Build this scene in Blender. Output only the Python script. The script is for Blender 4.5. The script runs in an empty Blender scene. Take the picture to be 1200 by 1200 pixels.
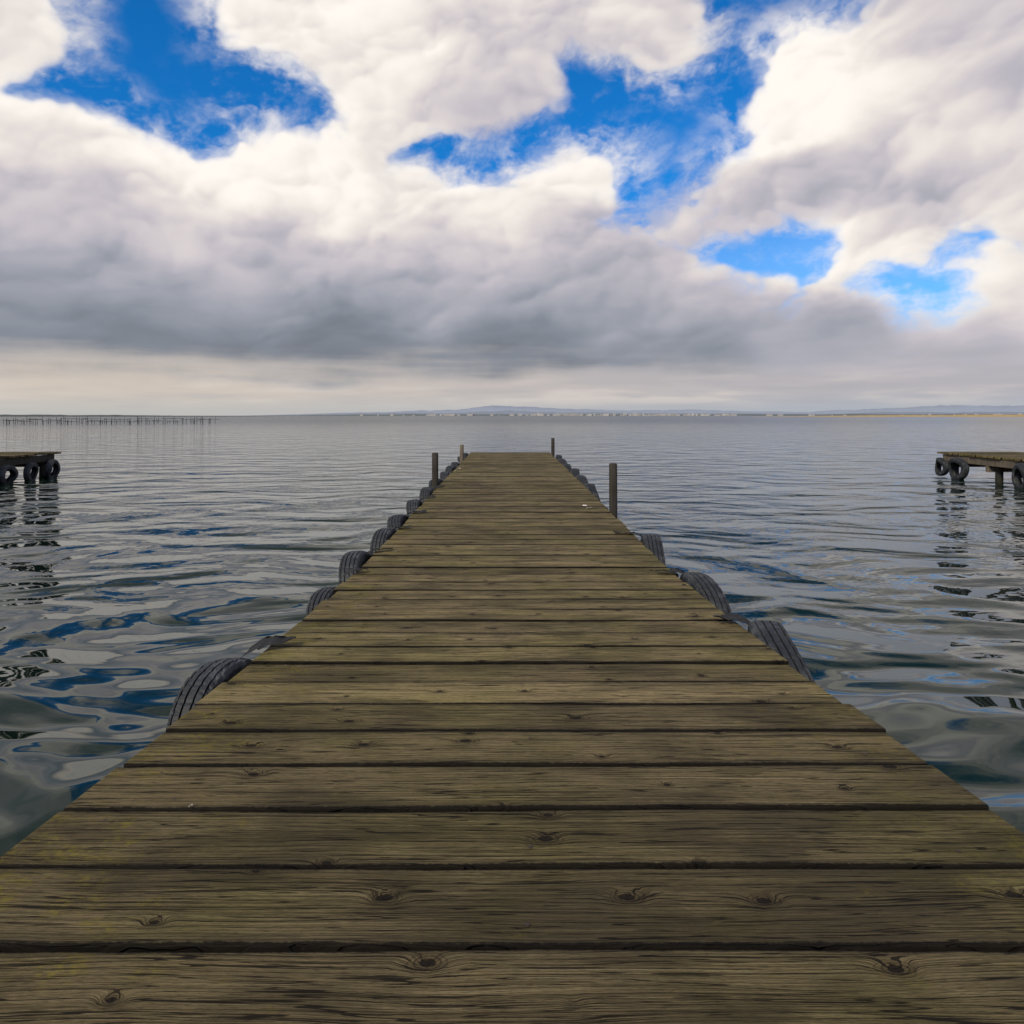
import bpy, bmesh, math, random
import numpy as np
from mathutils import Vector, Matrix, Euler, noise as mn
random.seed(7)
scene = bpy.context.scene
COL = scene.collection
CAMH = 1.55
F = 800.0

# ------------------------------------------------------------ node helper
class NB:
    def __init__(s, nt): s.nt = nt
    def n(s, t, **k):
        nd = s.nt.nodes.new(t)
        for a, v in k.items(): setattr(nd, a, v)
        return nd
    def put(s, sock, v):
        if isinstance(v, bpy.types.NodeSocket): s.nt.links.new(v, sock)
        elif v is not None: sock.default_value = v
    def M(s, op, a, b=None, c=None, clamp=False):
        nd = s.n('ShaderNodeMath', operation=op); nd.use_clamp = clamp
        s.put(nd.inputs[0], a); s.put(nd.inputs[1], b); s.put(nd.inputs[2], c)
        return nd.outputs[0]
    def V(s, op, a, b=None, c=None):
        nd = s.n('ShaderNodeVectorMath', operation=op)
        s.put(nd.inputs[0], a); s.put(nd.inputs[1], b)
        if c is not None: s.put(nd.inputs[2], c)
        return nd.outputs['Value'] if op in ('DOT_PRODUCT', 'LENGTH', 'DISTANCE') else nd.outputs['Vector']
    def comb(s, x, y, z=0.0):
        nd = s.n('ShaderNodeCombineXYZ')
        s.put(nd.inputs[0], x); s.put(nd.inputs[1], y); s.put(nd.inputs[2], z)
        return nd.outputs[0]
    def sep(s, v):
        nd = s.n('ShaderNodeSeparateXYZ'); s.put(nd.inputs[0], v); return nd.outputs
    def noise(s, v, scale, detail=4, rough=.5, dist=0.0, col=False, dims='3D'):
        nd = s.n('ShaderNodeTexNoise', noise_dimensions=dims)
        s.put(nd.inputs['Vector'], v); nd.inputs['Scale'].default_value = scale
        nd.inputs['Detail'].default_value = detail; nd.inputs['Roughness'].default_value = rough
        nd.inputs['Distortion'].default_value = dist
        return nd.outputs['Color'] if col else nd.outputs[0]
    def sstep(s, v, a, b, lo=0.0, hi=1.0):
        nd = s.n('ShaderNodeMapRange', interpolation_type='SMOOTHSTEP')
        s.put(nd.inputs[0], v)
        for i, x in enumerate((a, b, lo, hi)): nd.inputs[i+1].default_value = x
        return nd.outputs[0]
    def mix(s, f, a, b, mode='MIX'):
        nd = s.n('ShaderNodeMix', data_type='RGBA', blend_type=mode)
        s.put(nd.inputs[0], f)
        for i, v in ((6, a), (7, b)):
            if isinstance(v, tuple): v = (*v, 1) if len(v) == 3 else v
            s.put(nd.inputs[i], v)
        return nd.outputs[2]
    def ramp(s, f, stops):
        nd = s.n('ShaderNodeValToRGB'); s.put(nd.inputs[0], f)
        el = nd.color_ramp.elements
        while len(el) < len(stops): el.new(0.5)
        for e, (p, c) in zip(el, stops): e.position = p; e.color = (*c, 1)
        return nd.outputs[0]

def mat(name):
    m = bpy.data.materials.new(name); m.use_nodes = True
    nt = m.node_tree; nt.nodes.clear()
    nb = NB(nt)
    out = nb.n('ShaderNodeOutputMaterial'); p = nb.n('ShaderNodeBsdfPrincipled')
    nt.links.new(p.outputs[0], out.inputs[0])
    return m, nb, p

def add_obj(name, me, mats=(), parent=None, kind=None, label=None, cat=None, group=None):
    o = bpy.data.objects.new(name, me); COL.objects.link(o)
    for m in mats: me.materials.append(m)
    if parent: o.parent = parent
    if kind: o["kind"] = kind
    if label: o["label"] = label
    if cat: o["category"] = cat
    if group: o["group"] = group
    return o

# ------------------------------------------------------------ WORLD: clear blue sky
SUN_EL, SUN_AZ = math.radians(38), math.radians(215)   # azimuth clockwise from +Y
world = bpy.data.worlds.new("World"); scene.world = world
world.use_nodes = True
nt = world.node_tree; nt.nodes.clear(); nb = NB(nt)
wout = nb.n('ShaderNodeOutputWorld'); bg = nb.n('ShaderNodeBackground')
nt.links.new(bg.outputs[0], wout.inputs[0])
sky = nb.n('ShaderNodeTexSky', sky_type='NISHITA'); sky.sun_disc = False
sky.sun_elevation = SUN_EL; sky.sun_rotation = SUN_AZ
sky.air_density = 1.0; sky.dust_density = 0.3; sky.ozone_density = 2.0
bl = nb.mix(1.0, sky.outputs[0], (.07, .80, 1.48), 'MULTIPLY')
nt.links.new(bl, bg.inputs[0]); bg.inputs[1].default_value = .1

# ------------------------------------------------------------ CLOUD LAYER (dome carrying a computed cloud field)
RS = np.random.RandomState(11)
PERM = RS.permutation(512); PERM = np.concatenate([PERM, PERM, PERM])
ANG = RS.rand(512)*2*np.pi; GX, GY = np.cos(ANG), np.sin(ANG)
JX, JY = RS.rand(512), RS.rand(512)
def hsh(i, j, s): return PERM[(PERM[(i+s*37) & 511]+j) & 511]
def perlin(x, y, s=0):
    xi = np.floor(x).astype(np.int64); yi = np.floor(y).astype(np.int64)
    fx = x-xi; fy = y-yi
    u = fx*fx*fx*(fx*(fx*6-15)+10); v = fy*fy*fy*(fy*(fy*6-15)+10)
    def g(i, j, dx, dy):
        h = hsh(xi+i, yi+j, s)
        return GX[h]*dx+GY[h]*dy
    a = g(0,0,fx,fy); b = g(1,0,fx-1,fy); c = g(0,1,fx,fy-1); d = g(1,1,fx-1,fy-1)
    return (a+(b-a)*u+(c-a)*v+(a-b-c+d)*u*v)*1.5
def fbm(x, y, o, r=.5, s=0):
    t = 0; a = 1.0; n = 0
    for k in range(o):
        t = t+a*perlin(x+k*13.7, y-k*7.3, s+k); n += a; a *= r; x = x*2.03; y = y*2.03
    return t/n
def puff(x, y, s=0, k=11.0):
    xi = np.floor(x).astype(np.int64); yi = np.floor(y).astype(np.int64); fx = x-xi; fy = y-yi
    acc = 0
    for i in (-1, 0, 1):
        for j in (-1, 0, 1):
            h = hsh(xi+i, yi+j, s)
            dx = fx-i-JX[h]; dy = fy-j-JY[h]
            acc = acc+np.exp(-k*(dx*dx+dy*dy))
    return 1+np.log(acc+1e-6)/k
def sst(x, a, b):
    t = np.clip((x-a)/(b-a), 0, 1); return t*t*(3-2*t)
def ae(px, py):
    u = (px-598)/F; v = (487-py)/F; a = math.atan(u); return a, v*math.cos(a)
def polyd(a, e, poly):
    P = [ae(*q) for q in poly]; n = len(P); d = np.full(a.shape, 9.0); ins = np.zeros(a.shape, bool)
    for i in range(n):
        x0, y0 = P[i]; x1, y1 = P[(i+1) % n]; ex, ey = x1-x0, y1-y0
        t = np.clip(((a-x0)*ex+(e-y0)*ey)/(ex*ex+ey*ey+1e-12), 0, 1)
        d = np.minimum(d, np.hypot(a-x0-t*ex, e-y0-t*ey))
        c = (y0 > e) != (y1 > e)
        ins ^= c & (a < (x1-x0)*(e-y0)/((y1-y0) if abs(y1-y0) > 1e-9 else 1e-9)+x0)
    return np.where(ins, -d, d)
fa = np.linspace(-.80, .80, 1150); ra = np.linspace(.80, 2*np.pi-.80, 320)[1:-1]
AZ = np.concatenate([fa, ra])
th = np.concatenate([np.linspace(-.01, .60, 520), np.linspace(.60, math.pi/2-.002, 130)[1:]])
EL = np.minimum(np.tan(np.maximum(th, 0)), 2.5)
A, E = np.meshgrid(AZ, EL)
A2 = np.where(A > np.pi, A-2*np.pi, A)
qx = A; qy = E+.10*np.log(E+.06)
w1 = fbm(qx*6, qy*6, 6, .55, 1); w2 = fbm(qx*6, qy*6, 6, .55, 5)
s1 = fbm(qx*5, qy*5, 2, .4, 101); s2 = fbm(qx*5, qy*5, 2, .4, 105)
pa = A2+w1*.036; pe = E+w2*.028
GAPS = [
 [(88,-160),(240,-160),(236,-20),(258,35),(288,70),(335,95),(392,122),(405,138),(330,140),(285,132),(262,142),(246,166),(210,164),(165,160),(122,130),(66,118),(22,110),(34,98),(80,84),(96,55),(80,20)],
 [(486,176),(545,164),(610,142),(660,136),(646,162),(600,194),(540,206)],
 [(640,152),(652,100),(664,80),(720,86),(785,98),(818,76),(834,40),(846,0),(862,-160),(1012,-160),(1005,-6),(960,16),(908,30),(884,62),(880,100),(870,142),(876,172),(826,206),(796,238),(765,260),(734,244),(746,200),(730,174),(690,160)],
 [(832,302),(882,278),(925,266),(976,271),(968,302),(940,326),(900,315),(862,309)],
 [(1028,332),(1075,316),(1114,320),(1104,350),(1060,356)],
 [(1128,294),(1165,264),(1182,284),(1150,300)],
]
sd_ = np.full(A.shape, 9.0)
for g in GAPS: sd_ = np.minimum(sd_, polyd(pa, pe, g))
D = np.clip(sd_/.055, -1.3, 3.0)
gen = fbm(qx*2.2, qy*2.2, 3, .5, 50)*2.0+.55+.9*(1-sst(A2, -.05, .25))*sst(A2, -2.2, -1.6)-.75*np.exp(-((A2-.50)/.32)**2)
kf = np.clip(sst(E, .60, .80)+sst(np.abs(A2), .70, .90)*sst(E, .15, .3), 0, 1)
D = D*(1-kf)+gen*kf-.14
wx = qx+s1*.05+w1*.008; wy = qy+s2*.05+w2*.008
P0 = puff(wx*4.6, wy*5.4, 58); P1 = puff(wx*9, wy*10.5, 60)
n3 = fbm(wx*20, wy*20, 5, .52, 22)
nf = fbm(qx*34+w1*1.5, qy*34+w2*1.5, 4, .6, 27)
D += .30*(P1-.80)+.36*fbm(qx*9, qy*9, 5, .55, 9)+.14*n3
wisp = fbm(qx*6+w2*.8, qy*9+w1*.8, 6, .6, 31)
def blur(Z, n):
    for _ in range(n):
        Z = (np.roll(Z, 1, 1)+2*Z+np.roll(Z, -1, 1))/4
        Zp = np.pad(Z, ((1, 1), (0, 0)), mode='edge'); Z = (Zp[:-2]+2*Z+Zp[2:])/4
    return Z
def relief(h, nb_=2):
    h = blur(h, nb_)
    g = np.gradient(h, AZ, axis=1)*.45-np.gradient(h, th, axis=0)*.75
    g = g/(np.std(g[40:500, :1150])+1e-6)
    return np.tanh(.75*g)
LM = [(40,165,232),(100,250,182),(40,330,154),(280,205,244),(400,235,236),(170,180,230),(210,260,202),(300,300,186),(300,350,160),(420,396,126),(150,404,130),(600,404,128),(650,185,236),(90,200,200),(350,190,232),(560,215,234),(500,190,222),
 (600,250,214),(700,300,180),(500,300,192),(650,350,166),(480,350,162),(500,50,222),(560,30,200),(600,100,192),(640,60,200),(420,110,228),(350,40,234),(720,50,208),(450,40,238),(950,90,246),(900,130,242),(1110,150,222),(1010,200,182),(1080,230,184),(880,250,190),
 (820,335,200),(1000,298,236),(1160,350,226),(950,384,166),(1150,408,172),(1100,50,194),(1180,80,180),(1040,100,226),(800,402,138),(1190,240,212),(20,240,178),(20,30,218),(560,130,186),(180,340,158),(90,396,134),(780,370,160),(1060,290,224),(240,396,134)]
num = np.zeros_like(A); den = np.full(A.shape, 1e-5); num += den*185
for (x, y, v) in LM:
    a0, e0 = ae(x, y); w = np.exp(-((pa-a0)/.072)**2-((pe-e0)/.040)**2)+1e-4; num += w*v; den += w
Bm = num/den
Bm = Bm*(1-kf)+(172+36*fbm(qx*3, qy*3, 3, .5, 70))*kf
flat = sst(E, .07, .20)
S = Bm+10*relief(P0, 3)*flat
cov = np.zeros_like(S)
XW = A2+s1*.030+w1*.026; YW = E+s2*.030+w2*.023
rng = np.random.RandomState(5)
NF, NE = 1150, len(th)
dA = fa[1]-fa[0]
puffs = []
for cls, (R0, R1, cnt) in enumerate([(.065,.12,130),(.036,.065,480),(.018,.036,1600),(.009,.018,3600)]):
    n = 0; tries = 0
    while n < cnt and tries < cnt*6:
        tries += 1
        a = rng.uniform(-.80, .80); e = rng.uniform(.085, .66)
        R = rng.uniform(R0, R1)
        i = np.searchsorted(EL, e); j = int((a+.80)/dA)
        if i >= NE-1: continue
        d = D[i, j]
        if d < .16 or R > .016+.050*max(d, 0): continue
        if cls >= 2 and rng.rand() > .25+.75*np.clip((Bm[i, j]-150)/70, 0, 1): continue
        if e < .15 and rng.rand() > .5: continue
        puffs.append((e+rng.uniform(-.05,.05)-(.0 if cls else -.04), a, e, R, cls)); n += 1
puffs.sort(key=lambda q: -q[0])
for (_, a, e, R, cls) in puffs:
    lowk = float(np.clip((e-.10)/.16, 0, 1))
    ry = R*rng.uniform(.68, .95)*(.55+.45*lowk)
    m = R+.045
    j0 = max(0, int((a-m+.80)/dA)); j1 = min(NF, int((a+m+.80)/dA)+1)
    i0 = max(0, np.searchsorted(EL, e-m)); i1 = min(NE, np.searchsorted(EL, e+m)+1)
    u = (XW[i0:i1, j0:j1]-a)/R; v = (YW[i0:i1, j0:j1]-e)/ry
    rr = u*u+v*v
    al = sst(1-rr, .0, (.60, .68, .80, .95)[cls])
    k = .35+.65*lowk
    amp = (48, 42, 30, 16)[cls]*k
    op = (.75, .68, .55, .40)[cls]*(.5+.5*k)
    sh = Bm[i0:i1, j0:j1]+amp*(.80*v-.42*u-.12)+4*k*n3[i0:i1, j0:j1]
    w = al*op
    S[i0:i1, j0:j1] = S[i0:i1, j0:j1]*(1-w)+sh*w
    c = cov[i0:i1, j0:j1]; cov[i0:i1, j0:j1] = 1-(1-c)*(1-al*.70)
Dn = D+.22*nf
core_a = sst(Dn, -.30, .75)
alpha = np.maximum(core_a, blur(cov, 2)*sst(Dn, -.85, .25))
fr_ = sst(wisp+.35*nf, -.24, .58)*sst(D, -1.5, .25)
alpha = np.clip(alpha+.80*fr_*(1-alpha), 0, 1)
alpha = np.clip(alpha+(1-alpha)*.14*(1-sst(E, .20, .34)), 0, 1)     # low haze veils the lowest openings
far = kf
S = S*(1-far)+(Bm+14*relief(P0, 3)+10*relief(P1))*far
Bs = S+7*n3*flat+10*fbm(qx*5, qy*16, 5, .5, 80)*(1-sst(E, .12, .25))+6*fbm(qx*5, qy*8, 4, .5, 85)
Bs += 16*(1-sst(D, .1, .8))
Bs = blur(Bs, 1)
Bs = 254-np.log1p(np.exp((247-Bs)/8))*8
Bs = np.clip(Bs, 108, 252)/255
Lin = np.where(Bs <= .04045, Bs/12.92, ((Bs+.055)/1.055)**2.4)
tint = sst(Bs, .52, .93)[..., None]
TC = np.array((.90,.99,1.17))*(1-tint)+np.array((1.06,.995,.925))*tint
pink = np.array((1.04,.98,1.04)); mid = (np.exp(-((Bs-.76)/.11)**2))[..., None]
RGB = Lin[..., None]*TC*(1+(pink-1)*mid)
# low haze band above the horizon
st = fbm(A*3.2, E*34, 4, .5, 40); st2 = fbm(A*8, E*70, 4, .5, 47)
ew = E+st*.040+w1*.022+st2*.010
hb = 1-sst(ew, .034, .096)
side = sst(A2, -.65, .65)[..., None]
hc = np.array((.64,.565,.49))*(1-side)+np.array((.47,.45,.48))*side
lowc = np.array((.52,.51,.49))*(1-side)+np.array((.40,.44,.50))*side
k0 = (1-sst(E, 0, .04))[..., None]; hc = hc*(1-k0)+lowc*k0
k1 = (sst(st+st2*.6, -.1, .5)*.55*sst(E,.005,.03))[..., None]; hc = hc*(1-k1)+np.array((.76,.68,.61))*k1
k2 = (sst(-st-st2*.6, .03, .5)*.32)[..., None]; hc = hc*(1-k2)+np.array((.38,.38,.42))*k2
hb3 = hb[..., None]
RGB = RGB*(1-hb3)+hc*hb3
alpha = np.maximum(alpha, 1-sst(E, .10, .14))
sung = np.exp(-((A-SUN_AZ)/.6)**2-((th[:, None]-SUN_EL)/.4)**2)
alpha = alpha*(1-.97*sst(sung, .1, .7))
H, Wn = A.shape
RD = 30000.0
vx = np.sin(A)*np.cos(th)[:, None]*RD; vy = np.cos(A)*np.cos(th)[:, None]*RD; vz = np.broadcast_to(np.sin(th)[:, None]*RD, A.shape)
co_ = np.stack([vx, vy, vz], -1).reshape(-1, 3).astype(np.float32)
ii, jj = np.meshgrid(np.arange(H-1), np.arange(Wn), indexing='ij'); jn = (jj+1) % Wn
fc = np.stack([ii*Wn+jj, (ii+1)*Wn+jj, (ii+1)*Wn+jn, ii*Wn+jn], -1).reshape(-1, 4).astype(np.int32)
me = bpy.data.meshes.new("sky"); me.vertices.add(len(co_)); me.vertices.foreach_set('co', co_.ravel())
me.loops.add(fc.size); me.loops.foreach_set('vertex_index', fc.ravel())
me.polygons.add(len(fc)); me.polygons.foreach_set('loop_start', np.arange(0, fc.size, 4, dtype=np.int32))
me.update(calc_edges=True)
at = me.attributes.new('cloud', 'FLOAT_COLOR', 'POINT')
at.data.foreach_set('color', np.concatenate([RGB, alpha[..., None]], -1).reshape(-1).astype(np.float32))
cm = bpy.data.materials.new("cloud_layer"); cm.use_nodes = True; cm.node_tree.nodes.clear(); b = NB(cm.node_tree)
an = b.n('ShaderNodeAttribute', attribute_name='cloud')
em = b.n('ShaderNodeEmission'); tr = b.n('ShaderNodeBsdfTransparent'); mx = b.n('ShaderNodeMixShader'); oo = b.n('ShaderNodeOutputMaterial')
b.put(em.inputs[0], an.outputs['Color']); b.put(mx.inputs[0], an.outputs['Alpha'])
cm.node_tree.links.new(tr.outputs[0], mx.inputs[1]); cm.node_tree.links.new(em.outputs[0], mx.inputs[2]); cm.node_tree.links.new(mx.outputs[0], oo.inputs[0])
try: cm.cycles.emission_sampling = 'NONE'
except Exception as ex: print(ex)
add_obj("sky", me, [cm], kind="structure")

# ------------------------------------------------------------ SUN
sd = Vector((math.sin(SUN_AZ)*math.cos(SUN_EL), math.cos(SUN_AZ)*math.cos(SUN_EL), math.sin(SUN_EL)))
L = bpy.data.lights.new("sun", 'SUN'); L.energy = 3.1; L.angle = math.radians(12); L.color = (1, .86, .64)
lo = bpy.data.objects.new("sun", L); COL.objects.link(lo); lo.rotation_euler = sd.to_track_quat('Z', 'Y').to_euler()
lo.location = (0, 0, 30)

# ------------------------------------------------------------ CAMERA
cam = bpy.data.cameras.new("camera"); co = bpy.data.objects.new("camera", cam); COL.objects.link(co)
cam.sensor_width = 36; cam.lens = 24; co.location = (0, 0, CAMH); co.rotation_euler = (math.radians(90), 0, 0)
cam.shift_y = -113/1200; cam.shift_x = 2/1200; cam.clip_end = 90000; cam.clip_start = .05
scene.camera = co
scene.view_settings.view_transform = 'Standard'; scene.view_settings.look = 'None'; scene.view_settings.exposure = 0

# ------------------------------------------------------------ MATERIALS
def wood_mat():
    m, b, p = mat("weathered_wood")
    t = b.n('ShaderNodeTexCoord'); pos = t.outputs['Object']
    pid = b.n('ShaderNodeAttribute', attribute_name='pid').outputs['Fac']
    rnd = b.n('ShaderNodeAttribute', attribute_name='rnd').outputs['Fac']
    ly = b.n('ShaderNodeAttribute', attribute_name='ly').outputs['Fac']
    s = b.sep(pos)
    X = b.M('ADD', s[0], b.M('MULTIPLY', pid, 3.173)); Y = s[1]
    warp = b.noise(b.comb(X, b.M('MULTIPLY', Y, 4.0), pid), 1.3, 2, .5)
    KX, KY = 2.9, 6.5
    vv = b.comb(b.M('MULTIPLY', X, KX), b.M('MULTIPLY', Y, KY), 0)
    vo = b.n('ShaderNodeTexVoronoi', voronoi_dimensions='2D'); b.put(vo.inputs['Vector'], vv); vo.inputs['Scale'].default_value = 1
    vo.inputs['Randomness'].default_value = .85
    ds = b.sep(b.V('SUBTRACT', vv, vo.outputs['Position']))
    dx = b.M('DIVIDE', ds[0], KX); dy = b.M('DIVIDE', ds[1], KY)
    r2 = b.M('ADD', b.M('MULTIPLY', b.M('MULTIPLY', dx, dx), .42), b.M('MULTIPLY', dy, dy))
    rc = b.sep(vo.outputs['Color'])
    has = b.sstep(rc[0], .28, .32); size = b.M('MULTIPLY_ADD', rc[1], .010, .006)
    fine = b.noise(pos, 160, 2, .6); nb2 = b.noise(pos, 40, 2, .5)
    q = b.M('DIVIDE', r2, b.M('MULTIPLY', size, size))
    q = b.M('MULTIPLY', q, b.M('MULTIPLY_ADD', nb2, 1.2, .4))
    g = b.M('MULTIPLY', b.M('EXPONENT', b.M('MULTIPLY', q, -.40)), has)
    core = b.M('MULTIPLY', b.sstep(b.M('MULTIPLY_ADD', fine, .8, q), .60, 1.15, 1.0, 0.0), has)
    ring = b.M('MULTIPLY', b.M('SINE', b.M('MULTIPLY', b.M('SQRT', q), 13.0)), b.M('MULTIPLY', b.sstep(q, 1.8, 3.6, 1.0, 0.0), has))
    f = b.M('ADD', Y, b.M('MULTIPLY', b.M('SUBTRACT', warp, .5), .050))
    f = b.M('ADD', f, b.M('MULTIPLY', g, .026))
    g1 = b.noise(b.comb(b.M('MULTIPLY', X, 1.2), b.M('MULTIPLY', f, 220), b.M('MULTIPLY', pid, 1.7)), 1.0, 4, .75)
    g2 = b.noise(b.comb(b.M('MULTIPLY', X, 44.0), b.M('MULTIPLY', f, 600), b.M('MULTIPLY', pid, 1.7)), 1.0, 2, .6)
    def cracks(fx, fy, w, sd):
        return b.sstep(b.M('ABSOLUTE', b.M('SUBTRACT', b.noise(b.comb(b.M('MULTIPLY', X, fx), b.M('MULTIPLY', f, fy), b.M('MULTIPLY', pid, sd)), 1.0, 2, .6), .5)), w*.5, w, 1.0, 0.0)
    cz = b.noise(b.comb(X, b.M('MULTIPLY', Y, 7), pid), 3.0, 3, .6)
    crack = b.M('MULTIPLY', cracks(1.2, 44, .0105, 5.1), b.sstep(cz, .41, .47))
    crk2 = b.M('MULTIPLY', cracks(1.6, 96, .015, 2.3), b.sstep(cz, .62, .56, 0.0, .9))
    crack = b.M('MAXIMUM', crack, crk2)
    col = b.ramp(g1, [(.28, (.075,.056,.028)), (.42, (.158,.121,.061)), (.54, (.245,.192,.102)), (.72, (.41,.332,.193))])
    col = b.mix(b.sstep(g2, .38, .50, .55, 0.0), col, (.056,.043,.023))
    big = b.noise(b.comb(X, b.M('MULTIPLY', Y, 2.2), pid), 2.4, 4, .6)
    col = b.mix(b.sstep(big, .40, .64, 0.0, .70), col, (.066,.053,.030))
    tone = b.M('MULTIPLY_ADD', rnd, .80, .62)
    col = b.V('MULTIPLY', col, b.comb(tone, tone, b.M('MULTIPLY', tone, .95)))
    li = b.noise(pos, 9, 5, .7); ed = b.sstep(b.M('ABSOLUTE', s[0]), .30, 1.0, -.08, .12)
    lf = b.noise(pos, 70, 3, .7)
    lm = b.M('MULTIPLY', b.sstep(b.M('ADD', li, ed), .53, .74, 0.0, .75), b.sstep(lf, .40, .62))
    lm = b.M('MULTIPLY', lm, b.sstep(s[0], .2, .8, 1.0, .5))
    col = b.mix(lm, col, (.20,.165,.028))
    gr = b.sstep(b.noise(pos, 2.2, 2, .6), .42, .68, 0.0, .5)
    col = b.mix(gr, col, b.V('MULTIPLY', col, (.84,.93,.60)))
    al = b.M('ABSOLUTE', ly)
    gap_shade = b.sstep(b.M('ADD', al, b.M('MULTIPLY', b.M('SUBTRACT', lf, .5), .010)), .0925, .0980, 0.0, .95)  # shade of the plank gaps painted near black onto board edges and sides
    edge_dark = b.sstep(b.M('ADD', al, b.M('MULTIPLY', b.M('SUBTRACT', li, .5), .05)), .072, .095, 0.0, .42)  # softer, patchy darkening towards the board edges
    col = b.mix(edge_dark, col, (.042,.034,.021))
    col = b.mix(b.M('MULTIPLY', g, .5), col, (.055,.037,.019))
    col = b.mix(b.M('MULTIPLY', ring, .65, clamp=True), col, (.016,.011,.007))
    col = b.mix(b.M('MULTIPLY', crack, .93), col, (.008,.006,.004))
    col = b.mix(b.M('MULTIPLY', core, .90), col, (.010,.007,.005))
    col = b.mix(gap_shade, col, (.007,.006,.005))
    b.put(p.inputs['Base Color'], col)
    b.put(p.inputs['Roughness'], b.M('MULTIPLY_ADD', g1, .3, .6)); p.inputs['Specular IOR Level'].default_value = .10
    h = b.M('MULTIPLY', g1, .8); h = b.M('MULTIPLY_ADD', g2, .40, h)
    h = b.M('MULTIPLY_ADD', crack, -1.5, h); h = b.M('MULTIPLY_ADD', core, -.8, h)
    bp = b.n('ShaderNodeBump'); bp.inputs['Distance'].default_value = .005; bp.inputs['Strength'].default_value = 1.0
    b.put(bp.inputs['Height'], h); b.put(p.inputs['Normal'], bp.outputs[0])
    return m
WOOD = wood_mat()

def post_mat(name, k):
    m, b, p = mat(name)
    t = b.n('ShaderNodeTexCoord'); s = b.sep(t.outputs['Object'])
    v = b.comb(b.M('MULTIPLY', s[0], 60), b.M('MULTIPLY', s[1], 60), b.M('MULTIPLY', s[2], 3))
    n = b.noise(v, 1.0, 4, .6)
    col = b.ramp(n, [(.3, (.02*k,.017*k,.012*k)), (.5, (.055*k,.045*k,.032*k)), (.75, (.11*k,.09*k,.065*k))])
    col = b.mix(b.sstep(s[2], .05, .25, .8, 0.0), col, (.012,.014,.009))
    b.put(p.inputs['Base Color'], col); p.inputs['Roughness'].default_value = .8
    bp = b.n('ShaderNodeBump'); bp.inputs['Distance'].default_value = .006; b.put(bp.inputs['Height'], n); b.put(p.inputs['Normal'], bp.outputs[0])
    return m
POST = post_mat("grey_post_wood", .50); TAN = post_mat("tan_post_wood", 2.2)

def rubber_mat():
    m, b, p = mat("old_rubber")
    t = b.n('ShaderNodeTexCoord')
    n = b.noise(t.outputs['Object'], 12, 5, .65); n2 = b.noise(t.outputs['Object'], 90, 3, .6)
    col = b.ramp(n, [(.35, (.008,.010,.013)), (.52, (.020,.024,.030)), (.70, (.075,.082,.090))])
    b.put(p.inputs['Base Color'], col); b.put(p.inputs['Roughness'], b.M('MULTIPLY_ADD', n, .3, .5))
    bp = b.n('ShaderNodeBump'); bp.inputs['Distance'].default_value = .002; b.put(bp.inputs['Height'], n2); b.put(p.inputs['Normal'], bp.outputs[0])
    return m
RUB = rubber_mat()
def plain(name, col, rough=.8, var=.3, sc=8):
    m, b, p = mat(name)
    t = b.n('ShaderNodeTexCoord'); n = b.noise(t.outputs['Object'], sc, 4, .6)
    k = b.M('MULTIPLY_ADD', b.M('SUBTRACT', n, .5), var*2, 1.0)
    b.put(p.inputs['Base Color'], b.V('MULTIPLY', (col[0], col[1], col[2]), b.comb(k, k, k)))
    p.inputs['Roughness'].default_value = rough
    return m
NAIL = plain("rusty_iron", (.03,.018,.012), .6, .4, 200)
SHELL = plain("shell_white", (.62,.58,.52), .5, .2, 60)
STAKE = plain("stake_wood", (.018,.017,.015), .9, .3, 3)
STRAP = plain("torn_grey_rubber", (.050,.053,.057), .75, .5, 25)

# ------------------------------------------------------------ WATER
def water_mat():
    m, b, p = mat("lagoon_water")
    t = b.n('ShaderNodeTexCoord'); pos = t.outputs['Object']; s = b.sep(pos)
    r = b.V('LENGTH', b.comb(s[0], s[1], 0))
    wv = b.V('MULTIPLY_ADD', b.V('SUBTRACT', b.noise(pos, .45, 1, .5, col=True), (.5,.5,.5)), (1.4, 1.4, 0), pos)
    a1 = b.noise(b.V('MULTIPLY', wv, (.60, .92, 1)), 1.0, 1, .4)
    a2 = b.noise(b.V('MULTIPLY', wv, (1.45, 2.3, 1)), 1.0, 1, .4)
    a3 = b.noise(b.V('MULTIPLY', wv, (4.4, 6.6, 1)), 1.0, 2, .5)
    gust = b.sstep(b.noise(b.V('MULTIPLY', pos, (.05, .13, 1)), 1.0, 2, .5), .35, .65, .55, 1.35)
    h = b.M('MULTIPLY', a1, .26)
    h = b.M('MULTIPLY_ADD', a2, .120, h)
    near = b.sstep(r, 3.0, 13.0, .03, 1.0)
    h = b.M('MULTIPLY_ADD', b.M('MULTIPLY', a3, b.M('MULTIPLY', near, gust)), .032, h)
    bp = b.n('ShaderNodeBump'); bp.inputs['Distance'].default_value = 1.0; bp.inputs['Strength'].default_value = 1.0
    b.put(bp.inputs['Height'], h); b.put(p.inputs['Normal'], bp.outputs[0])
    b.put(p.inputs['Base Color'], (.004,.014,.009,1))
    b.put(p.inputs['Roughness'], b.sstep(r, 4, 200, .035, .20))
    b.put(p.inputs['Specular Tint'], (.84,1.0,.90,1))
    p.inputs['IOR'].default_value = 1.36
    return m
WATER = water_mat()
me = bpy.data.meshes.new("water"); R = 31000
me.from_pydata([(-R,-R,0),(R,-R,0),(R,R,0),(-R,R,0)], [], [(0,1,2,3)])
add_obj("water", me, [WATER], kind="structure")

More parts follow.
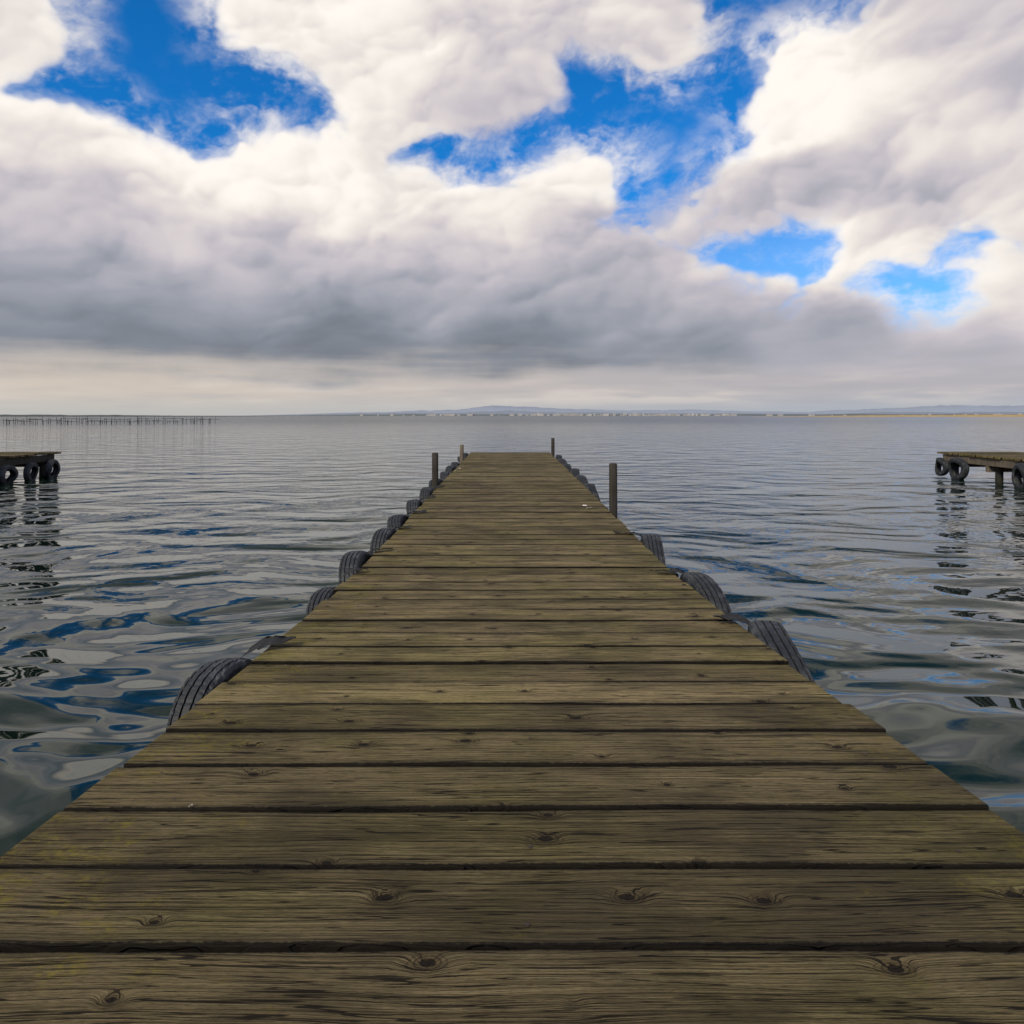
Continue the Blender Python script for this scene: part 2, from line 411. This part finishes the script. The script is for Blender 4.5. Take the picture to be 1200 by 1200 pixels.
# ------------------------------------------------------------ PIERS
PZ = [(-4,.72),(0,.75),(1.3,.836),(1.7,.866),(2.66,.925),(3.7,.972),(5.2,.995),(6.7,.985),(10,.962),(17.4,.935),(30,.93)]
def deck_z(y):
    return CAMH - float(np.interp(y, [a for a, _ in PZ], [b for _, b in PZ]))
def deck_zs(y):
    return sum(deck_z(y+k*.25) for k in (-2,-1,0,1,2))/5
YAW = .0023
def xoff(y): return (17.4-y)*math.sin(YAW)

def box(bm, cx, cy, cz, sx, sy, sz, rz=0, rx=0, bev=0, nx=1, mi=0, wob=0, seed=0, lys=None):
    M = Matrix.Translation((cx, cy, cz)) @ Euler((rx, 0, rz)).to_matrix().to_4x4()
    tmp = bmesh.new()
    bmesh.ops.create_cube(tmp, size=1, matrix=Matrix.Diagonal((sx, sy, sz, 1)))
    if bev: bmesh.ops.bevel(tmp, geom=tmp.edges[:], offset=bev, segments=2, affect='EDGES', profile=.6)
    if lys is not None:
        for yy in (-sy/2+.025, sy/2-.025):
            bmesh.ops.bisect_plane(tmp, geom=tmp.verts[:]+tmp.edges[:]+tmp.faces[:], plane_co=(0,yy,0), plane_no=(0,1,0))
    if nx > 1:
        for k in range(1, nx):
            x = -sx/2 + sx*k/nx
            bmesh.ops.bisect_plane(tmp, geom=tmp.verts[:]+tmp.edges[:]+tmp.faces[:], plane_co=(x,0,0), plane_no=(1,0,0))
    vs = []
    for v in tmp.verts:
        c = v.co.copy()
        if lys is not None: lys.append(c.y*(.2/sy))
        if wob:
            s1 = 1 if c.y > 0 else -1
            k = abs(c.y)/(sy/2)
            c.y += k*wob*mn.noise((c.x*1.5, s1*5.0+seed, seed*.37))
            c.y += k*wob*.6*mn.noise((c.x*13, s1*5.0+seed, seed*.37))
            c.z += wob*.8*mn.noise((c.x*1.5, seed*1.3, 4.2))
        vs.append(bm.verts.new(M @ c))
    tmp.verts.index_update()
    for f in tmp.faces:
        nf = bm.faces.new([vs[v.index] for v in f.verts]); nf.material_index = mi
    tmp.free()
    return vs

def cyl(bm, x, y, z0, z1, r0, r1, n=14, mi=0, lean=(0,0), seed=0, cap=.01):
    rings = []
    H = z1-z0; K = max(2, int(H/.25)+1)
    zs = [z0+H*i/K for i in range(K+1)]
    spec = [(z, r0+(r1-r0)*(z-z0)/H) for z in zs[:-1]]+[(z1-cap, r1), (z1, r1-cap)]
    for (z, r) in spec:
        t = (z-z0)/H; ring = []
        for i in range(n):
            a = 2*math.pi*i/n
            rr = r*(1+.07*mn.noise((math.cos(a)*1.3+seed, math.sin(a)*1.3, z*1.5)))
            ring.append(bm.verts.new((x+lean[0]*t+math.cos(a)*rr, y+lean[1]*t+math.sin(a)*rr, z)))
        rings.append(ring)
    for a, b in zip(rings, rings[1:]):
        for i in range(n):
            f = bm.faces.new((a[i], a[(i+1)%n], b[(i+1)%n], b[i])); f.material_index = mi; f.smooth = True
    f = bm.faces.new(rings[-1]); f.material_index = mi

def make_pier(name, x0, y0, y1, W, label, posts, hi=True, seed=0, dz=0.0, ragged=0.0, fm=None, step=2.15, yaw=0.0):
    rnd = random.Random(seed)
    root = bpy.data.objects.new(name, None); COL.objects.link(root); root.location = (x0, y1, 0); root.rotation_euler = (0, 0, yaw)
    root["label"] = label; root["category"] = "pier"; root["group"] = "wooden piers over the lagoon"
    bm = bmesh.new(); ids = []; rs = []; lys = []
    pitch = .2105; y = 1.053 - pitch*math.ceil((1.053-y0)/pitch); k = 0
    while y < y1-.05:
        gap = rnd.uniform(.007,.012)
        if ragged and rnd.random() < ragged: y += pitch; k += 1; continue
        yc = y+pitch/2; sl = math.atan((deck_zs(yc+.1)-deck_zs(yc-.1))/.2)
        n0 = len(bm.verts)
        ww = W+rnd.uniform(-.014,.014)*(1+ragged*30)
        box(bm, rnd.uniform(-.009,.009)*(1+ragged*30), yc-y1, deck_zs(yc)+dz-.0225+rnd.uniform(-.003,.003)*(1+ragged*14), ww, pitch-gap, .045,
            rz=rnd.uniform(-.002,.002), rx=sl+rnd.uniform(-.010,.010), bev=.005, nx=(60 if (hi and y < 5) else 14 if hi else 6), wob=.005, seed=k*3.1+seed, lys=lys)
        nadd = len(bm.verts)-n0
        ids += [float(k)+seed*50]*nadd
        g = rnd.random()
        if hi and y < 1.1: g = .05+.1*g
        elif hi and y < 1.7: g = .05+.45*g
        elif hi and y > 2.4: g = .25+.75*g
        rs += [g]*nadd
        if hi and y < 9:
            for nx_ in (-.86, -.8, .0, .82, .87):
                n0 = len(bm.verts)
                xx = nx_+rnd.uniform(-.02,.02); yy = yc-y1+rnd.choice((-.05,.05))+rnd.uniform(-.012,.012)
                if rnd.random() < .3: continue
                bmesh.ops.create_circle(bm, cap_ends=True, segments=8, radius=.0045, matrix=Matrix.Translation((xx, yy, deck_zs(yc)+dz+.0055)) @ Euler((sl,0,0)).to_matrix().to_4x4())
                bm.faces.ensure_lookup_table(); bm.faces[-1].material_index = 1
                nadd = len(bm.verts)-n0; ids += [0.0]*nadd; rs += [0.5]*nadd; lys += [0.0]*nadd
        y += pitch; k += 1
    me = bpy.data.meshes.new(name+"_deck"); bm.to_mesh(me); bm.free()
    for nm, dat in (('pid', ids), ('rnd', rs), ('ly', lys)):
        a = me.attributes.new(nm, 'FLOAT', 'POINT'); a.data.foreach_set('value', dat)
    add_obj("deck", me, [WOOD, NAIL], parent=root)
    bm = bmesh.new()
    for sx in (-W/2+.07, -W/6, W/6, W/2-.07):
        yy = y0
        while yy < y1-.2:
            ye = min(yy+1.0, y1-.06); ym = (yy+ye)/2
            sl = math.atan((deck_zs(ye)-deck_zs(yy))/(ye-yy))
            box(bm, sx, ym-y1, deck_zs(ym)+dz-.045-.095, .07, (ye-yy)-.002, .17, rx=sl, bev=.004)
            yy = ye
    yy = y1-.35
    piles = []
    while yy > y0:
        box(bm, 0, yy-y1+.13, deck_zs(yy)+dz-.30, W-.06, .08, .14, bev=.004)
        piles.append(yy); yy -= step
    me = bpy.data.meshes.new(name+"_frame"); bm.to_mesh(me); bm.free()
    add_obj("frame", me, [fm or POST], parent=root)
    for yy in piles:
        for sx in (-1, 1):
            bm = bmesh.new(); cyl(bm, 0, 0, -1.6, deck_zs(yy)+dz-.25, .085, .08, 14, seed=yy*sx, lean=(rnd.uniform(-.15,.15)*ragged*8, 0))
            me = bpy.data.meshes.new("pile"); bm.to_mesh(me); bm.free()
            o = add_obj("pile", me, [POST], parent=root); o.location = (sx*(W/2-.2), yy-y1, 0)
    for (px, py, top, r, ln, mm) in posts:
        bm = bmesh.new(); cyl(bm, 0, 0, -1.6, top, r, r*.93, 16, lean=ln, seed=px+py)
        me = bpy.data.meshes.new("post"); bm.to_mesh(me); bm.free()
        o = add_obj("post", me, [mm], parent=root); o.location = (px-x0, py-y1, 0)
        if mm is TAN: o["label"] = "pale tan wooden mooring post"
    return root

make_pier("wooden_pier", 0, -1.2, 17.4, 2.0, "long weathered plank pier with tyres hung along its sides",
    [(-1.09, 9.75, CAMH-.53, .048, (0,0), POST), (1.055, 7.15, CAMH-.50, .046, (0,0), POST), (-1.075, 14.9, CAMH-.635, .045, (.01,0), TAN), (1.06, 17.0, CAMH-.56, .045, (0,0), POST)], seed=1, yaw=YAW)
make_pier("wooden_pier", 12.05, 9.5, 17.6, 2.0, "short stretch of old wooden pier standing in the lagoon with tyres", [], hi=False, seed=2, fm=TAN, ragged=.03, step=1.5)
make_pier("wooden_pier", -12.65, 9.5, 17.6, 2.0, "old wooden pier end on dark piles with tyre fenders", [], hi=False, seed=3, ragged=.10, step=1.3)

# ------------------------------------------------------------ TYRES
def tyre_mesh(R=.31, w=.15, seed=0, squash=0):
    NA = 144
    prof = [(-.5,.62,0),(-.53,.75,0),(-.5,.90,0),(-.44,.965,1),(-.34,.985,1),(-.335,.955,2),(-.30,.955,2),(-.295,.992,3),(-.14,1.0,3),(-.135,.962,2),(-.09,.962,2),(-.085,1.0,3),
            (.085,1.0,3),(.09,.962,2),(.135,.962,2),(.14,1.0,3),(.295,.992,3),(.30,.955,2),(.335,.955,2),(.34,.985,1),(.44,.965,1),(.5,.90,0),(.53,.75,0),(.5,.62,0),
            (.43,.615,0),(.44,.75,0),(.40,.87,0),(.2,.915,0),(-.2,.915,0),(-.40,.87,0),(-.44,.75,0),(-.43,.615,0)]
    verts = []; faces = []
    n = len(prof)
    for i in range(NA):
        for (px, pr, kd) in prof:
            off = i + (int(abs(px)*14) if kd else 0)
            rr = pr
            if kd == 1 and off % 4 == 0: rr -= .022
            if kd == 3 and off % 6 == 0: rr -= .013
            a = 2*math.pi*i/NA
            x = px*w; y = math.cos(a)*rr*R; z = math.sin(a)*rr*R
            z *= (1-.12*squash); y *= (1+.05*squash)
            x += squash*.040*math.sin(a*2+seed)
            y += squash*.015*math.sin(a*3+seed*2)
            verts.append((x, y, z))
    for i in range(NA):
        j = (i+1) % NA
        for k in range(n):
            l = (k+1) % n
            faces.append((i*n+k, i*n+l, j*n+l, j*n+k))
    me = bpy.data.meshes.new("tyre"); me.from_pydata(verts, [], faces)
    bm = bmesh.new(); bm.from_mesh(me); bmesh.ops.recalc_face_normals(bm, faces=bm.faces[:]); bm.to_mesh(me); bm.free()
    me.materials.append(RUB)
    return me
TM = [tyre_mesh(seed=i, squash=q) for i, q in enumerate((.4, .9, .7))]

def strap_mesh(side, L=.24, seed=0):
    """ragged flap of rubber nailed across the board ends and bent down over the edge"""
    rr = random.Random(seed)
    N = 18; bm = bmesh.new(); rows = []
    yaw = rr.uniform(.1,.6)
    for i in range(N+1):
        t = i/N
        xs = .07 - t*(.07+L)
        z = (.004+.007*math.sin(t*8+seed)**2) if xs < .01 else .008-.55*(xs-.01)
        yo = yaw*(.07-xs)*.9
        row = []
        for qi, (q, zz) in enumerate(((-1, .004), (-.5, -.001), (0, .001), (.5, -.001), (1, .005))):
            hw = .062*(1-.55*t)*(1+.55*mn.noise((t*9, seed+qi*3.3, 0)))
            row.append(bm.verts.new((side*xs, yo+q*hw, z+zz+.007*q*math.sin(t*4+seed))))
        rows.append(row)
    for a, b in zip(rows, rows[1:]):
        for k in range(4): bm.faces.new((a[k], a[k+1], b[k+1], b[k]))
    bmesh.ops.solidify(bm, geom=bm.faces[:], thickness=.010)
    bmesh.ops.recalc_face_normals(bm, faces=bm.faces[:])
    me = bpy.data.meshes.new("strap"); bm.to_mesh(me); bm.free(); me.materials.append(STRAP)
    for p in me.polygons: p.use_smooth = True
    return me

def add_tyre(x_edge, y, side, top=.05, k=0, strap=True, L=.24, yaw=0., lean=0.06, scale=1.0, label=None, out=.10, main=False):
    z = deck_zs(y)+top-.29*scale
    if main: x_edge = x_edge+xoff(y)
    o = bpy.data.objects.new("tyre", TM[k % 3]); COL.objects.link(o)
    o.location = (x_edge+side*out, y, z)
    o.rotation_euler = (0, side*lean, yaw); o.scale = (scale,)*3
    o["label"] = label or "old black car tyre hung on the pier edge as a fender"; o["category"] = "tyre"; o["group"] = "tyre fenders along the piers"
    if strap:
        s = bpy.data.objects.new("strap", strap_mesh(side, L, seed=k)); COL.objects.link(s)
        bpy.context.view_layer.update()
        s.parent = o; s.matrix_parent_inverse = o.matrix_world.inverted()
        s.location = (x_edge, y+random.uniform(.08,.20), deck_zs(y)+.010)
    return o
k = 0
for (y, top, sc, L, ot) in [(2.50,.005,.88,.10,.095),(4.12,-.05,.88,.08,.095),(4.82,.035,.92,.11,.095),(5.85,.02,.92,.10,.095),(6.75,.02,.92,.13,.095),(7.85,.02,.92,.09,.095),(8.95,.03,.92,.1,.095),(10.3,.025,.92,.1,.095),(11.5,.02,.92,.1,.095),(12.7,.025,.92,.1,.095),(13.8,.025,.92,.1,.095),(15.6,.025,.92,.1,.095),(16.7,.025,.92,.1,.095)]:
    add_tyre(-1.0, y, -1, top, k, y < 9, L, yaw=random.uniform(-.15,.15), scale=sc, lean=random.uniform(.02,.16), out=ot, main=True); k += 1
for (y, top, sc, L, ot) in [(2.98,.045,1.02,.10,.115),(4.08,.035,.97,.13,.105),(5.5,.03,.95,.16,.10),(9.5,.035,.95,.1,.1),(10.7,.03,.95,.1,.1),(11.9,.035,.95,.1,.1),(13.2,.03,.95,.1,.1),(14.5,.035,.95,.1,.1),(15.8,.03,.95,.1,.1)]:
    add_tyre(1.0, y, 1, top, k, y < 9, L, yaw=random.uniform(-.05,.05), scale=sc, lean=random.uniform(.02,.10), out=ot, main=True); k += 1
for (y, top, sc) in [(17.40,-.12,.85),(16.75,-.09,.98),(14.65,-.08,1.0),(13.1,-.05,.95)]:
    add_tyre(11.05, y, -1, top, k, False, label="black car tyre fixed to the side of the distant pier", yaw=random.uniform(-.25,.25), scale=sc, out=.07); k += 1
for (y, top, sc) in [(17.25,-.16,.9),(16.5,-.20,.85),(15.7,-.18,.92),(14.6,-.12,.95)]:
    add_tyre(-11.65, y, 1, top, k, False, label="black car tyre fixed to the side of the distant pier", yaw=random.uniform(-.3,.3), scale=sc, lean=random.uniform(0,.3), out=.06); k += 1

# ------------------------------------------------------------ SHELLS on deck
def shell_mesh():
    bm = bmesh.new(); n = 14; c = bm.verts.new((0,-.02,.004)); rows = []
    for j in range(1, 6):
        t = j/5; row = []
        for i in range(n+1):
            a = math.radians(-75+150*i/n)
            r = .045*t*(1+.03*(i % 2)); row.append(bm.verts.new((math.sin(a)*r, -.02+math.cos(a)*r, .004+.014*math.sin(t*math.pi*.95)+.0012*(i % 2)*t)))
        rows.append(row)
    for i in range(n): bm.faces.new((c, rows[0][i], rows[0][i+1]))
    for a, b in zip(rows, rows[1:]):
        for i in range(n): bm.faces.new((a[i], b[i], b[i+1], a[i+1]))
    bmesh.ops.solidify(bm, geom=bm.faces[:], thickness=.002)
    me = bpy.data.meshes.new("shell"); bm.to_mesh(me); bm.free(); me.materials.append(SHELL); return me
SM = shell_mesh()
for (x, y, sc, rz) in [(.83,7.15,1.0,.4),(.80,7.35,.8,2.2),(-.93,11.7,1.0,1.0),(-.90,12.2,.8,4),(-.69,1.475,.16,1.2)]:
    o = bpy.data.objects.new("shell", SM); COL.objects.link(o); o.location = (x, y, deck_zs(y)+.006); o.scale = (sc,)*3; o.rotation_euler = (0,0,rz)
    o["label"] = "small pale seashell lying on the pier planks"; o["category"] = "shell"; o["group"] = "shells on the pier"

# ------------------------------------------------------------ STAKES far left
for i in range(96):
    t = i/95; px = 2+t*250; r = random.Random(i)
    zz = 118+r.uniform(-6,10)+t*16; x = (px-598)/F*zz+r.uniform(-.8,.8)
    bm = bmesh.new(); hgt = r.uniform(.6,1.4)
    cyl(bm, 0, 0, -1.2, hgt, .05, .038, 6, lean=(r.uniform(-.15,.15), 0), seed=i)
    if i % 3 == 0:
        box(bm, .8, 0, hgt*.72, 2.6, .05, .06, rz=r.uniform(-.1,.1))
    me = bpy.data.meshes.new("fishing_stake"); bm.to_mesh(me); bm.free()
    o = add_obj("fishing_stake", me, [STAKE], label="thin dark wooden fishing stake standing in the shallow lagoon", cat="stake", group="row of fishing stakes in the water")
    o.location = (x, zz, 0)

# ------------------------------------------------------------ FAR SHORE, HILLS, TOWN
def ridge(name, dist, pts, colr, depth, var=.2, jag=1.0, seed=0, sc=.002):
    xs = [a for a, _ in pts]; hs = [b for _, b in pts]
    n = 260; bm = bmesh.new(); rows = []
    for j, (dd, hk) in enumerate(((0,0),(.15,.45),(.45,.85),(.7,1.0),(1,0))):
        row = []
        for i in range(n+1):
            px = xs[0]+(xs[-1]-xs[0])*i/n
            h = np.interp(px, xs, hs)*dist/F
            h *= 1+.28*jag*mn.noise((px*.022, seed, j*.4))+.16*jag*mn.noise((px*.09, seed, j))
            x = (px-598)/F*dist
            row.append(bm.verts.new((x, dist+dd*depth, -1+(h+1)*hk if hk else -1)))
        rows.append(row)
    for a, b in zip(rows, rows[1:]):
        for i in range(n): bm.faces.new((a[i], a[i+1], b[i+1], b[i])).smooth = True
    me = bpy.data.meshes.new(name); bm.to_mesh(me); bm.free()
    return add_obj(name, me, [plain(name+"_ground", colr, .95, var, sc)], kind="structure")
ridge("hills", 11000, [(270,0),(330,2),(380,3.5),(440,5),(500,7),(545,9),(580,12),(620,11),(680,8),(760,7),(830,7.5),(900,6),(960,5),(1040,7),(1090,10),(1140,13),(1170,14),(1260,13),(1400,5)], (.29,.34,.42), 1500, .08, .8, 1, .002)  # distance haze mixed into the hill colour, pale blue
ridge("hills", 7500, [(300,0),(430,3),(520,4),(600,6),(640,5),(720,4),(800,3),(900,3),(1000,2),(1060,4),(1200,5),(1400,4)], (.21,.25,.31), 900, .12, 1, 5, .003)  # nearer range, its colour also carries bluish haze
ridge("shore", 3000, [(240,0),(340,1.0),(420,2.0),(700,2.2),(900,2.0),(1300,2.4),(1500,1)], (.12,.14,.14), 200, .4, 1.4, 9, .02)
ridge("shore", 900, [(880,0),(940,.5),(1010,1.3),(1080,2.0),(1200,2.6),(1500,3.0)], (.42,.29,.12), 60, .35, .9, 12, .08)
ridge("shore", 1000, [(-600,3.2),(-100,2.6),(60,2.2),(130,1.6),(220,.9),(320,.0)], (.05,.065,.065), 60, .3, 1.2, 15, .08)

WH = plain("town_render", (.50,.485,.46), .9, .35, .02); RF = plain("town_roof", (.30,.27,.25), .9, .2, .2); WN = plain("town_window", (.14,.15,.17), .4, .1, .2)
def house_mesh(w, h, dp, gable):
    bm = bmesh.new(); box(bm, 0, 0, h/2, w, dp, h)
    fl = max(1, int(h/3.2)); nc = max(2, int(w/4))
    for f in range(fl):
        for c in range(nc): box(bm, -w/2+w*(c+.5)/nc, -dp/2-.03, 1.7+f*3.1, 1.1, .12, 1.3, mi=2)
    if gable:
        v = [bm.verts.new(q) for q in ((-w/2-.4,-dp/2-.4,h+.01),(w/2+.4,-dp/2-.4,h+.01),(w/2+.4,dp/2+.4,h+.01),(-w/2-.4,dp/2+.4,h+.01),(-w/2-.4,0,h+w*.1+1),(w/2+.4,0,h+w*.1+1))]
        for q in ((0,1,5,4),(2,3,4,5),(0,4,3),(1,2,5),(3,2,1,0)):
            bm.faces.new([v[i] for i in q]).material_index = 1
    me = bpy.data.meshes.new("town_house"); bm.to_mesh(me); bm.free()
    for m in (WH, RF, WN): me.materials.append(m)
    return me
HM = [house_mesh(14,6,10,True), house_mesh(22,8,12,False), house_mesh(11,11,11,False), house_mesh(28,6,16,True)]
r = random.Random(3)
for i in range(170):
    px = r.choice([r.gauss(540,40), r.gauss(700,40), r.gauss(820,22), r.gauss(660,14), r.gauss(775,30), r.gauss(735,60), r.uniform(400,1000), r.gauss(1130,40)])
    px = min(max(px, 390), 1195)
    y = 2975+r.uniform(-12, 30)
    o = bpy.data.objects.new("town_house", HM[r.randrange(4)]); COL.objects.link(o)
    o.location = ((px-598)/F*y, y, 1.0); o.rotation_euler = (0,0,r.uniform(-.4,.4))
    sc = r.uniform(.35,1.05); o.scale = (sc,)*3
    o["label"] = "small pale house on the far shore"; o["category"] = "house"; o["group"] = "houses of the far shore town"
